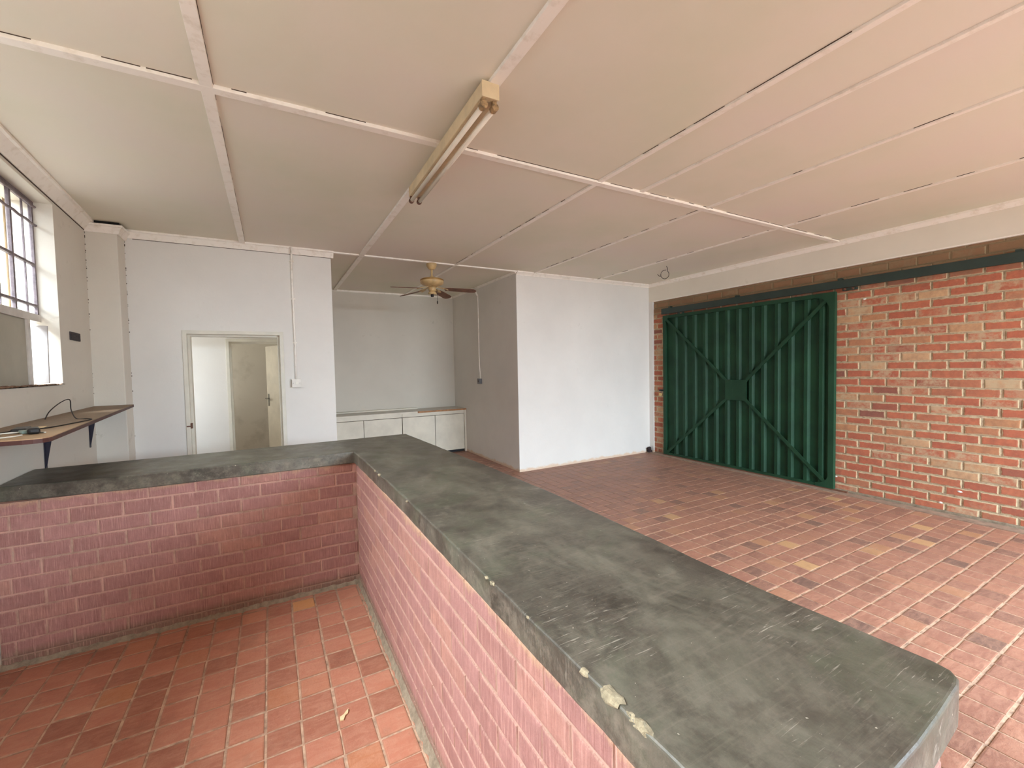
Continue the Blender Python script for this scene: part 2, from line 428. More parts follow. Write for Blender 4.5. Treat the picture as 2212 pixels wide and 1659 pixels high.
def units(name, rects, O, U, V, N, depth, e1, e2, jit, mats, base_boxes=(), parent=None, seed=1):
    """one mesh of raised units (bricks or pavers) with a mortar backing; rects are (u0,u1,v0,v1)"""
    g = np.random.default_rng(seed); rc = np.array(rects, float); n = len(rc)
    O, U, V, N = (np.array(a, float) for a in (O, U, V, N))
    rc += g.uniform(-jit, jit, rc.shape)
    d = depth*g.uniform(0.7, 1.15, n)
    verts = np.zeros((n, 12, 3)); edge = np.zeros((n, 12))
    cs = [(0, 2), (1, 2), (1, 3), (0, 3)]
    for ring, (ins, dd, ev) in enumerate(((0.0, 0.0, 0.0), (e1, 0.75, 0.0), (e1+e2, 1.0, 1.0))):
        for k, (a, b) in enumerate(cs):
            u = rc[:, a] + (ins if a == 0 else -ins); v = rc[:, b] + (ins if b == 2 else -ins)
            if ring: u = u+g.normal(0, jit*0.4, n); v = v+g.normal(0, jit*0.4, n)
            verts[:, ring*4+k] = O+u[:, None]*U+v[:, None]*V+(d*dd)[:, None]*N
            edge[:, ring*4+k] = ev
    fl = []
    for ring in (0, 4):
        for k in range(4):
            k2 = (k+1) % 4; fl.append((ring+k, ring+k2, ring+4+k2, ring+4+k))
    fl.append((8, 9, 10, 11)); fl = np.array(fl)
    faces = (fl[None]+(np.arange(n)*12)[:, None, None]).reshape(-1, 4)
    r3 = g.uniform(0, 1, (n, 3))
    vs = [tuple(v) for v in verts.reshape(-1, 3)]; fs = [tuple(int(i) for i in f) for f in faces]
    nb = len(vs); nf = len(fs)
    for c in base_boxes:
        i0 = len(vs); vs += list(c)
        fs += [tuple(i0+i for i in f) for f in ((0, 1, 2, 3), (7, 6, 5, 4), (0, 4, 5, 1), (1, 5, 6, 2), (2, 6, 7, 3), (3, 7, 4, 0))]
    me = bpy.data.meshes.new(name); me.from_pydata(vs, [], fs); me.update()
    a = me.attributes.new('rnd', 'FLOAT_VECTOR', 'POINT'); arr = np.zeros((len(vs), 3)); arr[:nb] = np.repeat(r3, 12, 0)
    a.data.foreach_set('vector', arr.ravel().astype(np.float32))
    a = me.attributes.new('edge', 'FLOAT', 'POINT'); arr = np.zeros(len(vs)); arr[:nb] = edge.ravel()
    a.data.foreach_set('value', arr.astype(np.float32))
    mi = np.zeros(len(fs), dtype=np.int32); mi[nf:] = 1
    me.polygons.foreach_set('material_index', mi)
    o = link(name, me, mats, parent)
    return o
def b8(x0, x1, y0, y1, z0, z1):
    return [(x0, y0, z0), (x1, y0, z0), (x1, y1, z0), (x0, y1, z0), (x0, y0, z1), (x1, y0, z1), (x1, y1, z1), (x0, y1, z1)]
def bond(u0, u1, v0, v1, L, H, j, phase=0.0, ju=None):
    ju = ju or j
    out = []; row = 0; v = v0
    while v+H*0.4 < v1:
        top = min(v+H-j, v1-0.002)
        u = u0-L+((row % 2)*L/2+phase) % L + random.uniform(-0.009, 0.009)
        while u < u1:
            a = max(u+ju/2, u0+0.002); b = min(u+L-ju/2, u1-0.002)
            if b-a > 0.025: out.append((a, b, v+j/2, top+j/2 if top < v1-j else top))
            u += L
        v += H; row += 1
    return out

# ------------------------------------------------------------------ dimensions (metres)
H = 2.994; XR = 5.969; XB = 5.93; YB = 5.575; YA = 8.131; XD = 0.665; XP = 3.206
LX = lambda y: -1.396-0.053*(y-4.52)
YREAR = -2.75

# ------------------------------------------------------------------ floor
rects = []
T = 0.1432; x = -0.367-T*9
while x < 5.80:
    y = 2.423-T*37
    while y < 7.60:
        inside = x+T > LX(y)-0.02
        under_counter = (0.56 < x < 0.92 and 0.35 < y < 3.7) or (x < 0.6 and 3.42 < y < 3.70)
        block = (y > 5.60 and (x < 0.5 or x > 3.22))
        if inside and not under_counter and not block:
            jy = 0.0085 if x < 0.6 else 0.010
            rects.append((x+0.004, min(x+T-0.004, 5.815), y+jy/2, y+T-jy/2))
        y += T
    x += T
fl = units('floor', rects, (0, 0, -0.004), (1, 0, 0), (0, 1, 0), (0, 0, 1), 0.004, 0.002, 0.007, 0.0025, ['tile', 'grout'],
           [b8(-1.9, 6.2, -2.9, 8.9, -0.15, -0.0035)], seed=3)
struct(fl, 'red clay paver floor with pale grout lines')
bm = bmesh.new(); box(bm, 5.82, XR+0.03, YREAR, YB, -0.002, 0.006); struct(obj('trim_1', bm, 'screed'), 'cement strip along the brick wall foot')
bm = bmesh.new(); box(bm, -1.6, XD-0.15, YB+0.0, 8.7, -0.003, 0.002); struct(obj('floor_passage', bm, 'screed'))

# ------------------------------------------------------------------ ceiling and battens
bm = bmesh.new(); box(bm, -1.9, 6.2, -2.9, 8.9, H, H+0.12); struct(obj('ceiling', bm, 'ceiling'), 'painted ceiling boards')
tn = [1]
def trim(bm, label, mat='trim', bevel=0.0):
    tn[0] += 1
    return struct(obj('trim_%d' % tn[0], bm, mat, bevel=bevel), label)
YC = 2.62
def batten_x(y, x0, x1, wd, th, label):
    bm = bmesh.new(); n = 14
    box(bm, x0, x1, y-wd/2, y+wd/2, H-th, H+0.002)
    trim(bm, label, bevel=0.002)
def batten_y(x, y0, y1, wd, th, label):
    bm = bmesh.new(); box(bm, x-wd/2, x+wd/2, y0, y1, H-th, H+0.002); trim(bm, label, bevel=0.002)
batten_x(YC, LX(YC)-0.02, XB, 0.055, 0.020, 'ceiling batten running across the whole room')
batten_x(YB-0.01, XD, XP, 0.045, 0.016, 'ceiling batten across the mouth of the alcove')
for xx, y0, y1, wd in ((-0.226, YREAR, YB, 0.055), (1.015, YREAR, YA, 0.058), (2.25, YREAR, YA, 0.04), (2.684, YREAR, YC, 0.034),
                       (3.503, YREAR, YB, 0.034), (4.729, YREAR, YB, 0.030)):
    th = 0.019 if wd > 0.05 else 0.014
    batten_y(xx, y0, y1, wd, th, 'ceiling batten running away from the camera')

bm = bmesh.new()      # broken dirt lines plus batten shadow gaps, painted as dark strips
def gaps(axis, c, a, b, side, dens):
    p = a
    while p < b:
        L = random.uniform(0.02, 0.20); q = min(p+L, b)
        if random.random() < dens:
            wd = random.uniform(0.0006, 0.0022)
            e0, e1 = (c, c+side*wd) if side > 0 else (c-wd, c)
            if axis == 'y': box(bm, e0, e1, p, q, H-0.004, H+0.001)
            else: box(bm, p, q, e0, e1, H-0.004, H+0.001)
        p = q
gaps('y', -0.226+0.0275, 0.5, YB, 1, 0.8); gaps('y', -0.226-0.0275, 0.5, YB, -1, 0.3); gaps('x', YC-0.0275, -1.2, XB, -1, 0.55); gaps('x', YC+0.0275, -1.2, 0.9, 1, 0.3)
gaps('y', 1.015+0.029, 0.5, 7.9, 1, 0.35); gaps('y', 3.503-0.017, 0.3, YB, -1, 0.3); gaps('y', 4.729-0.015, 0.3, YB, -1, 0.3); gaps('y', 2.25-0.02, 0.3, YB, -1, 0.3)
trim(bm, 'dirt lines and painted shadow gaps beside the ceiling battens', 'soot_shade')

# ------------------------------------------------------------------ right wall of face brick
rects = bond(YREAR, YB, 0.0075, 2.69, 0.250, 0.0912, 0.0105, phase=-0.08, ju=0.012)
wr = units('wall_right', rects, (XR, 0, 0), (0, 1, 0), (0, 0, 1), (-1, 0, 0), 0.008, 0.004, 0.009, 0.0034, ['brick', 'brick_mortar'],
           [b8(XR-0.001, XR+0.22, YREAR-0.1, YB+0.2, -0.1, H)], seed=11)
struct(wr, 'bare red brick wall behind the green gate')
bm = bmesh.new(); box(bm, XR-0.03, XR+0.01, YREAR, 2.66, 0.0, 0.030); trim(bm, 'mortar kerb at the foot of the brick wall', 'cement', 0.006)
# beam and return nib
bm = bmesh.new(); box(bm, XB, XR+0.1, YREAR-0.1, YB+0.02, 2.685, H+0.01); struct(obj('wall_beam', bm, 'beam', bevel=0.006), 'white plastered beam above the brick wall')
bm = bmesh.new(); box(bm, XB-0.008, XR+0.02, YREAR, YB-0.09, 2.677, 2.689); trim(bm, 'plaster lip under the beam')
bm = bmesh.new(); box(bm, XB, XR+0.02, YB-0.088, YB+0.02, 0, 2.69); struct(obj('wall_nib', bm, 'wall', bevel=0.005), 'white plastered return at the brick wall corner')

# ------------------------------------------------------------------ back walls
def wallbox(name, *b, mat='wall', label=None, bevel=0.006):
    bm = bmesh.new(); box(bm, *b); return struct(obj(name, bm, mat, bevel=bevel), label)
wallbox('wall_pier', XP, XR+0.1, YB, YA+0.1, -0.05, H+0.02, label='white wall block between alcove and brick wall')
wallbox('wall_alcove_back', XD-0.16, XP+0.05, YA, YA+0.15, -0.05, H+0.02, mat='wall_in_shaded')
wallbox('wall_alcove_left', XD-0.15, XD, YB+0.149, YA+0.02, -0.05, H+0.02, mat='wall_in_shaded')
DX0, DX1, DZ = -0.795, 0.132, 2.03
bm = bmesh.new()
box(bm, -1.62, DX0, YB, YB+0.15, -0.05, H+0.02); box(bm, DX1, XD, YB, YB+0.15, -0.05, H+0.02); box(bm, DX0, DX1, YB, YB+0.15, DZ, H+0.02)
struct(obj('wall_back', bm, 'wall'), 'white wall with the doorway and light switch')
bm = bmesh.new(); box(bm, -1.6, -1.214, 5.351, YB+0.02, -0.05, H-0.035); struct(obj('wall_pillar', bm, 'wall_left', bevel=0.008), 'white pillar in the left back corner')

def door_frame(name, x0, x1, y, z1, depth, label, strike=True):
    """pressed steel frame with two steps; outer edge x0..x1, face at y"""
    root = bpy.data.objects.new(name, None); COL.objects.link(root); root.location = ((x0+x1)/2, y, 0); root['kind'] = 'structure'; root['label'] = label
    def fr(x0, x1, z1, wd, ya, yb, nm, mat):
        bm = bmesh.new()
        pts = [(x0, 0), (x0, z1), (x1, z1), (x1, 0), (x1-wd, 0), (x1-wd, z1-wd), (x0+wd, z1-wd), (x0+wd, 0)]
        prism(bm, pts, ya, yb, 'y')
        o = obj(nm, bm, mat, root, bevel=0.003); o.matrix_parent_inverse = Matrix.Translation(-root.location); return o
    fr(x0, x1, z1, 0.038, y-0.014, y+0.05, 'frame', 'cream')
    fr(x0+0.02, x1-0.02, z1-0.02, 0.040, y+0.045, y+depth, 'rebate', 'cream')
    if strike:
        bm = bmesh.new(); box(bm, x0+0.036, x0+0.052, y-0.018, y+0.02, 1.005, 1.06); box(bm, x0+0.004, x0+0.04, y-0.0165, y-0.013, 1.022, 1.036)
        o = obj('strike_plate', bm, 'holder_dark', root); o.matrix_parent_inverse = Matrix.Translation(-root.location)
    return root
door_frame('door_1', DX0, DX1, YB, DZ, 0.145, 'cream steel door frame of the open doorway')
# passage behind
Y2 = 6.86
bm = bmesh.new()
box(bm, -1.62, -0.52, Y2, Y2+0.12, -0.05, 2.62); box(bm, 0.335, XD-0.14, Y2, Y2+0.12, -0.05, 2.62); box(bm, -0.52, 0.335, Y2, Y2+0.12, 2.03, 2.62)
struct(obj('wall_passage', bm, 'wall'), 'white passage wall seen through the doorway')
door_frame('door_2', -0.52, 0.335, Y2, 2.03, 0.12, 'cream steel door frame inside the passage', False)
wallbox('wall_store', -1.7, XD-0.1, 8.62, 8.75, -0.05, 2.62, mat='cream_dirty')
bm = bmesh.new(); box(bm, -1.62, XD-0.15, YB+0.15, 8.7, 2.60, 2.66); struct(obj('ceiling_passage', bm, 'ceiling'))
# door leaf, ajar into the store
leaf = bpy.data.objects.new('door_3', None); COL.objects.link(leaf); leaf['kind'] = 'structure'; leaf['label'] = 'yellowed door leaf standing open with chrome lever handle'
leaf.location = (0.275, 7.0, 0); leaf.rotation_euler = (0, 0, math.atan2(0.77, -0.33))
bm = bmesh.new(); box(bm, 0, 0.83, -0.02, 0.02, 0.012, 1.975); obj('leaf', bm, 'leaf', leaf, bevel=0.002)
bm = bmesh.new()
box(bm, 0.755, 0.795, 0.02, 0.026, 1.05, 1.24); obj('handle_plate', bm, 'chrome', leaf, bevel=0.002)
bm = bmesh.new(); tube(bm, smooth_path([(0.775, 0.022, 1.17), (0.775, 0.062, 1.17), (0.76, 0.07, 1.17), (0.67, 0.07, 1.168)], 4), 0.0085)
obj('lever_handle', bm, 'chrome', leaf, smooth=True)

# ------------------------------------------------------------------ left wall (slightly out of square) with windows
WY0, WY1, WZ0, WZ1 = 2.15, 4.565, 1.512, 2.875
def lwall(bm, y0, y1, z0, z1, t=0.25):
    pts = [(LX(y0), y0), (LX(y1), y1), (LX(y1)-t, y1), (LX(y0)-t, y0)]
    prism(bm, pts, z0, z1)
bm = bmesh.new()
lwall(bm, WY1, YB+0.3, -0.05, H+0.02); lwall(bm, WY0, WY1, -0.05, WZ0); lwall(bm, WY0, WY1, WZ1, H+0.02)
lwall(bm, 1.85, WY0, -0.05, H+0.02); lwall(bm, -0.3, 1.85, -0.05, 1.512); lwall(bm, -0.3, 1.85, 2.875, H+0.02); lwall(bm, YREAR-0.1, -0.3, -0.05, H+0.02)
lwall(bm, YB+0.2, 5.98, -0.05, 2.7); lwall(bm, 5.98, 6.72, -0.05, 0.95); lwall(bm, 5.98, 6.72, 2.25, 2.7); lwall(bm, 6.72, 7.5, -0.05, 2.7)
lwall(bm, 7.5, 8.3, -0.05, 1.2); lwall(bm, 7.5, 8.3, 2.2, 2.7); lwall(bm, 8.3, 8.8, -0.05, 2.7)
struct(obj('wall_left', bm, 'wall_left'), 'white wall with the high steel window')
# sill with rust and debris
bm = bmesh.new()
bmesh.ops.create_grid(bm, x_segments=10, y_segments=90, size=0.5)
for v in bm.verts:
    yy = WY0+(v.co.y+0.5)*(WY1-WY0); xx = LX(yy)+0.012-(0.5-v.co.x)*0.16
    v.co = Vector((xx+(random.uniform(-0.006, 0.004) if v.co.x > 0.49 else 0), yy, WZ0+0.004+random.random()**3*0.012))
struct(obj('trim_sill', bm, 'sill'), 'rusty dusty window sill')
# window frame
FXO = 0.118
win = bpy.data.objects.new('window_1', None); COL.objects.link(win); win['kind'] = 'structure'; win['label'] = 'steel framed window in the left wall'
def wpart(nm, bm, mat, bevel=0.0): return obj(nm, bm, mat, win, bevel=bevel)
def wx(y, d=0): return LX(y)-FXO+d
def vbar(bm, y, z0, z1, wd, th):
    prism(bm, [(wx(y)-th/2, y-wd/2), (wx(y)-th/2, y+wd/2), (wx(y)+th/2, y+wd/2), (wx(y)+th/2, y-wd/2)], z0, z1)
def hbar(bm, y0, y1, z, wd, th, d=0):
    prism(bm, [(wx(y0, d)-th/2, y0), (wx(y0, d)+th/2, y0), (wx(y1, d)+th/2, y1), (wx(y1, d)-th/2, y1)], z-wd/2, z+wd/2)
bm = bmesh.new()
vbar(bm, 4.555, 2.0, WZ1, 0.018, 0.02); hbar(bm, WY0, WY1, WZ1-0.012, 0.024, 0.03); vbar(bm, WY0+0.012, WZ0, WZ1, 0.024, 0.03)
wpart('frame', bm, 'steel_frame')
bm = bmesh.new(); hbar(bm, WY0, WY1, 2.012, 0.055, 0.04); vbar(bm, 4.335, WZ0, 2.0, 0.045, 0.04); wpart('transom', bm, 'pale_frame', 0.003)
for y in (4.40, 4.185, 3.98, 3.77, 3.55, 3.33, 3.1, 2.88, 2.66, 2.4):
    bm = bmesh.new(); vbar(bm, y, 2.03, WZ1-0.02, 0.010 if y != 4.185 else 0.024, 0.010 if y != 4.185 else 0.02); wpart('glazing_bar', bm, 'steel_frame')
for z in (2.105, 2.41):
    bm = bmesh.new(); hbar(bm, WY0, WY1, z, 0.018, 0.02); wpart('glazing_bar', bm, 'steel_frame')
for z in (2.71, 2.845):
    bm = bmesh.new()
    pts = [(wx(y, 0.022), y, z-0.008+0.004*math.sin(y*29)) for y in np.linspace(WY0+0.01, WY1-0.005, 40)]
    tube(bm, pts, 0.009, 8); wpart('burglar_bar', bm, 'steel_frame')
bm = bmesh.new(); hbar(bm, WY0, WY1, (2.03+WZ1)/2, WZ1-2.04, 0.003, -0.004); wpart('pane', bm, 'glass')
bm = bmesh.new(); hbar(bm, WY0+0.02, 4.315, (WZ0+1.985)/2, 1.985-WZ0-0.004, 0.012); wpart('infill_board', bm, 'greyboard')
# board standing in the lower corner of the window
bm = bmesh.new(); box(bm, -0.052, 0.052, -0.009, 0.009, 0, 0.425)
o = obj('propped_board', bm, 'whiteboard', bevel=0.003); o.location = (-1.482, 4.435, WZ0+0.018); o.rotation_euler = (R(-4), 0, R(6))
tag(o, 'white board propped upright in the lower corner of the left window', 'board')
# outside: rendered wall of the neighbouring wing and ground
bm = bmesh.new(); box(bm, -2.06, -1.74, 4.62, 5.6, 0, 3.4); box(bm, -1.76, -1.66, 4.56, 4.9, 1.2, 3.2); struct(obj('wall_outside', bm, 'outside'), 'pale wall outside the left window')
bm = bmesh.new(); box(bm, -9, 12, -12, 14, -0.32, -0.2); struct(obj('ground', bm, 'ground'))
bm = bmesh.new(); box(bm, -6, 14, -8.2, -8.0, -0.3, 2.9); struct(obj('wall_sky_block', bm, 'outside'), 'added unseen wall outside that blocks the low sky')  # added out of view to cut low sky light on the white block

# rear wall behind the camera, with shopfront opening
bm = bmesh.new()
box(bm, -1.5, 1.6, YREAR-0.15, YREAR, -0.05, H); box(bm, 1.6, 5.85, YREAR-0.15, YREAR, 2.50, H); box(bm, 5.85, 6.2, YREAR-0.15, YREAR, -0.05, H)
struct(obj('wall_rear', bm, 'wall'))

# ------------------------------------------------------------------ cornices
def cornice(path, hgt, dep, label, drop=0.0, closed=False):
    """angled cornice strip; path = xy points along the wall, room on the left-hand side"""
    prof = [(0.0, -hgt), (0.010, -hgt), (0.016, -hgt+0.012), (dep*0.78, -0.022), (dep, -0.018), (dep, 0.0), (0.0, 0.0)]
    bm = bmesh.new(); P = [Vector(p) for p in path]; rings = []
    for i, p in enumerate(P):
        d0 = (P[i]-P[i-1]).normalized() if i else (P[1]-P[0]).normalized()
        d1 = (P[i+1]-P[i]).normalized() if i < len(P)-1 else d0
        n0 = Vector((-d0.y, d0.x)); n1 = Vector((-d1.y, d1.x)); nn = (n0+n1).normalized(); k = 1/max(nn.dot(n0), 0.3)
        rings.append([bm.verts.new((p.x+nn.x*a*k, p.y+nn.y*a*k, H-drop+b)) for a, b in prof])
    m2 = len(prof)
    for a, b in zip(rings, rings[1:]):
        for k in range(m2): bm.faces.new((a[k], a[(k+1) % m2], b[(k+1) % m2], b[k]))
    bm.faces.new(rings[0]); bm.faces.new(rings[-1][::-1])
    trim(bm, label)
cornice([(XD+0.028, YB-0.0), (-1.21, YB-0.0)][0:2], 0.075, 0.055, 'cornice above the doorway wall')
cornice([(-1.212, YB-0.001), (-1.212, 5.35), (-1.46, 5.35)], 0.075, 0.05, 'cornice on the corner pillar', drop=0.028)
cornice([(LX(5.345), 5.345), (LX(YREAR), YREAR)], 0.09, 0.075, 'cornice above the left window')
cornice([(XP, YB), (XP, YA)], 0.03, 0.025, 'cornice on the alcove side of the white block')
cornice([(XB, YREAR), (XB, YB-0.0), (XP-0.0, YB-0.0)], 0.055, 0.05, 'cornice above the white block and beam')
cornice([(XP, YA), (XD, YA)], 0.028, 0.022, 'thin cornice at the alcove back')
bm = bmesh.new(); box(bm, -1.40, -1.19, 5.322, 5.60, H-0.029, H+0.001); trim(bm, 'black fill painted as the dark of the gap above the corner pillar', 'dark')  # solid black box; the gap's darkness is put into the colour
# sooty cracks under cornices
bm = bmesh.new(); box(bm, -1.15, XD, YB-0.0035, YB+0.002, H-0.079, H-0.0745); trim(bm, 'dirty crack below the doorway wall cornice', 'soot_shade')
bm = bmesh.new()
prism(bm, [(LX(YREAR)+0.004, YREAR), (LX(5.345)+0.004, 5.345), (LX(5.345)-0.01, 5.345), (LX(YREAR)-0.01, YREAR)], H-0.096, H-0.0895); trim(bm, 'dirty crack below the left wall cornice', 'soot_shade')
bm = bmesh.new()
for k in range(46):     # mould specks down the inside corners
    z = H-0.1-random.random()**1.7*2.0
    for cx, cy in ((-1.212, YB), (LX(5.35), 5.351)):
        s = random.uniform(0.002, 0.005)
        if random.random() < 0.6: box(bm, cx-0.003, cx+s, cy-s, cy+0.002, z, z+s*random.uniform(1, 3))
trim(bm, 'mould specks in the corners by the pillar', 'soot_shade')

# ------------------------------------------------------------------ bar counter
ctr = thing('bar_counter', 'L-shaped bar counter of painted pink brick under a dark cement slab', 'counter', (0.8, 2.1, 0))
CI = Matrix.Translation(-Vector((0.8, 2.1, 0)))
def cpart(o): o.matrix_parent_inverse = CI; return o
ZS, ZT = 0.900, 0.985
slab_pts = [(0.505, 3.315), (0.515, 2.6), (0.523, 1.98), (0.517, 1.40), (0.513, 0.76), (0.510, 0.45), (0.507, 0.255),
            (0.77, 0.262), (0.95, 0.268), (1.075, 0.277), (1.100, 0.283), (1.118, 0.298), (1.124, 0.325), (1.120, 0.42), (1.108, 0.66), (1.124, 1.1), (1.139, 1.69), (1.128, 2.3),
            (1.10, 3.0), (1.082, 3.5), (1.064, 3.945), (0.3, 3.925), (-0.541, 3.909), (LX(3.9)+0.004, 3.913), (LX(3.4)+0.004, 3.392), (-1.0, 3.345), (-0.696, 3.312), (-0.1, 3.308)]
bm = bmesh.new()
# jitter the hand-trowelled inner arris a little by refining the outline
out = []
for i, p in enumerate(slab_pts):
    q = slab_pts[(i+1) % len(slab_pts)]
    L = math.dist(p, q); n = max(1, int(L/0.07)) if L > 0.1 else 1
    for k in range(n):
        t = k/n; jx, jy = (random.uniform(-0.0022, 0.0022), random.uniform(-0.0022, 0.0022)) if k else (0, 0)
        out.append((p[0]+(q[0]-p[0])*t+jx, p[1]+(q[1]-p[1])*t+jy))
low = [(a, b) for a, b in out]
prism(bm, out, ZS, ZT)
cpart(obj('countertop', bm, 'slab', ctr, bevel=0.007, seg=3))['label'] = 'dark grey-green polished cement slab'
# brick base, both legs; mortar core plus facing bricks
BX0, BX1, BY0, BY1 = 0.523, 1.075, 0.30, 3.90
JW, CH, BL = 0.0075, 0.0865, 0.235
core = [b8(BX0, BX1, BY0, BY1, -0.01, ZS+0.002), b8(-1.331, BX1-0.001, 3.341, BY1-0.001, -0.01, ZS+0.001)]
def base_part(nm, rects, O, U, V, N, seed, bx=()):
    return cpart(units(nm, rects, O, U, V, N, 0.0045, 0.0025, 0.006, 0.0014, ['pink_brick', 'pink_mortar'], bx, ctr, seed))
z0 = 0.832-CH*10
R1 = bond(BY0, 3.335, z0, ZS+0.0, BL, CH, JW, phase=0.05, ju=0.0045)
R1 = [(a, b, max(c, 0.006), d) for a, b, c, d in R1 if d > 0.02]
base_part('brick_base', R1, (BX0, 0, 0), (0, 1, 0), (0, 0, 1), (-1, 0, 0), 21, core)
R2_ = [(max(a, -1.328), b, max(c, 0.006), d) for a, b, c, d in bond(-1.36, 0.520, z0, ZS, BL, CH, JW, phase=-0.0235) if d > 0.02 and b > -1.29]
base_part('brick_face', R2_, (0, 3.341, 0), (1, 0, 0), (0, 0, 1), (0, -1, 0), 22)
R3 = [(a, b, max(c, 0.006), d) for a, b, c, d in bond(BX0, BX1, z0, ZS, BL, CH, JW) if d > 0.02]
base_part('brick_face', R3, (0, BY0, 0), (1, 0, 0), (0, 0, 1), (0, -1, 0), 23)
R4 = [(a, b, max(c, 0.006), d) for a, b, c, d in bond(BY0, BY1, z0, ZS, BL, CH, JW, phase=0.11) if d > 0.02]
base_part('brick_face', R4, (BX1, 0, 0), (0, 1, 0), (0, 0, 1), (1, 0, 0), 24)
# cement fillet at the foot of the inner faces
def fillet(path, label, w0=0.02, h0=0.024, jit=0.006):
    bm = bmesh.new(); P = smooth_path([(p[0], p[1], 0) for p in path], 30); rings = []
    for i, p in enumerate(P):
        d = (P[min(i+1, len(P)-1)]-P[max(i-1, 0)]).normalized(); n = Vector((-d.y, d.x, 0))
        ww = w0+random.uniform(-jit, jit); hh = h0+random.uniform(-jit, jit)
        rings.append([bm.verts.new(p+n*a+Vector((0, 0, b))) for a, b in ((-0.012, -0.005), (ww, -0.004), (ww*0.55, hh*0.35), (0.001, hh), (-0.012, hh))])
    for a, b in zip(rings, rings[1:]):
        for k in range(5): bm.faces.new((a[k], a[(k+1) % 5], b[(k+1) % 5], b[k]))
    o = cpart(obj('cement_fillet', bm, 'cement', ctr)); o['label'] = label
fillet([(BX0-0.004, 0.3), (BX0-0.004, 1.2), (BX0-0.004, 2.3), (BX0-0.004, 3.34)], 'grey cement fillet at the wall foot', 0.022, 0.03)
fillet([(BX0, 3.336), (-0.1, 3.336), (-0.7, 3.336), (-1.35, 3.336)], 'grey cement fillet at the wall foot', 0.022, 0.022)
# lumps of dried mortar on the slab's inner arris
def lump(x, y, z, r, seed, sy=1.6):
    g = random.Random(seed); bm = bmesh.new(); bmesh.ops.create_icosphere(bm, subdivisions=2, radius=1.0)
    for v in bm.verts:
        k = 1+g.uniform(-0.3, 0.3)
        v.co = Vector((v.co.x*r*0.8*k, v.co.y*r*sy*k, v.co.z*r*0.6*k))
        v.co += Vector((x, y, z))
    o = cpart(obj('mortar_lump', bm, 'lump', ctr)); o['label'] = 'pale lump of dried mortar on the slab edge'
for i, (y, r) in enumerate(((2.83, 0.006), (2.62, 0.009), (2.50, 0.012), (1.93, 0.006), (1.10, 0.006), (1.06, 0.008), (0.87, 0.005), (0.655, 0.010), (0.580, 0.018), (0.527, 0.009), (0.505, 0.014))):
    lump(0.516, y, ZT-0.004, r, i)

# ------------------------------------------------------------------ sliding gate
gate = thing('sliding_gate', 'green corrugated steel sliding gate with crossed braces on brick wall', 'gate', (5.93, 3.95, 0))
GI = Matrix.Translation(-Vector((5.93, 3.95, 0)))
def gp(o, label=None):
    o.matrix_parent_inverse = GI
    if label: o['label'] = label
    return o
GY0, GY1, GZ0, GZ1 = 2.645, 5.240, 0.022, 2.405
GX = 5.905            # room-side face of the frame
bm = bmesh.new()
ribs = [5.0, 4.817, 4.629, 4.435, 4.25, 4.062, 3.883, 3.69, 3.518, 3.334, 3.16, 2.968, 2.795]
prof = [(GY0+0.02, 0.0)]
for y in sorted(ribs): prof += [(y-0.042, 0.0), (y-0.02, 0.032), (y+0.02, 0.032), (y+0.042, 0.0)]
prof += [(GY1-0.02, 0.0)]
xb = 5.950
a = [bm.verts.new((xb-d, y, GZ0+0.02)) for y, d in prof]; b = [bm.verts.new((xb-d, y, GZ1-0.02)) for y, d in prof]
for i in range(len(prof)-1): bm.faces.new((a[i], a[i+1], b[i+1], b[i]))
o = gp(obj('corrugated_sheet', bm, 'green', gate)); sm = o.modifiers.new('solid', 'SOLIDIFY'); sm.thickness = 0.0015
def gbox(nm, *b, mat='green_frame', bev=0.002, label=None):
    bm = bmesh.new(); box(bm, *b); return gp(obj(nm, bm, mat, gate, bevel=bev), label)
gbox('stile', GX, 5.958, GY1-0.055, GY1, GZ0, GZ1); gbox('stile', GX, 5.958, GY0, GY0+0.065, GZ0, GZ1)
gbox('frame_rail', GX, 5.958, GY0+0.05, GY1-0.05, GZ1-0.05, GZ1); gbox('frame_rail', GX+0.002, 5.958, GY0+0.05, GY1-0.05, GZ0, GZ0+0.035)
def brace(y0, z0, y1, z1, wd=0.042):
    d = Vector((0, y1-y0, z1-z0)).normalized(); n = Vector((0, -d.z, d.y))*wd/2
    bm = bmesh.new(); pts = [(y0, z0), (y1, z1)]
    P = [Vector((0, y0, z0))-n, Vector((0, y1, z1))-n, Vector((0, y1, z1))+n, Vector((0, y0, z0))+n]
    prism(bm, [(p.y, p.z) for p in P], GX+0.001, GX+0.008, 'x')
    # turned flange of the angle iron
    n2 = n*0.86
    Q = [Vector((0, y0, z0))-n, Vector((0, y1, z1))-n, Vector((0, y1, z1))-n2, Vector((0, y0, z0))-n2]
    prism(bm, [(p.y, p.z) for p in Q], GX+0.002, GX+0.016, 'x')
    gp(obj('brace', bm, 'green_frame', gate))
brace(5.185, 2.35, 4.05, 1.315); brace(2.70, 2.35, 3.765, 1.315); brace(5.185, 0.04, 4.05, 1.05); brace(2.70, 0.05, 3.765, 1.05)
gbox('centre_plate', GX-0.004, GX+0.006, 3.742, 4.072, 1.032, 1.330)
def gusset(y, z, sy, sz, a, b, big):
    bm = bmesh.new()
    pts = [(y, z), (y+sy*a, z), (y+sy*a, z+sz*b*0.25)]
    for k in range(1, 6):
        t = k/6; ang = t*math.pi/2
        pts.append((y+sy*a*(1-0.72*math.sin(ang)) if big else y+sy*a*(1-0.75*t), z+sz*b*(0.25+0.75*(1-math.cos(ang))) if big else z+sz*b*(0.25+0.75*t)))
    pts += [(y+sy*a*0.25, z+sz*b), (y, z+sz*b)]
    prism(bm, pts, GX-0.003, GX+0.003, 'x'); gp(obj('gusset_plate', bm, 'green_frame', gate))
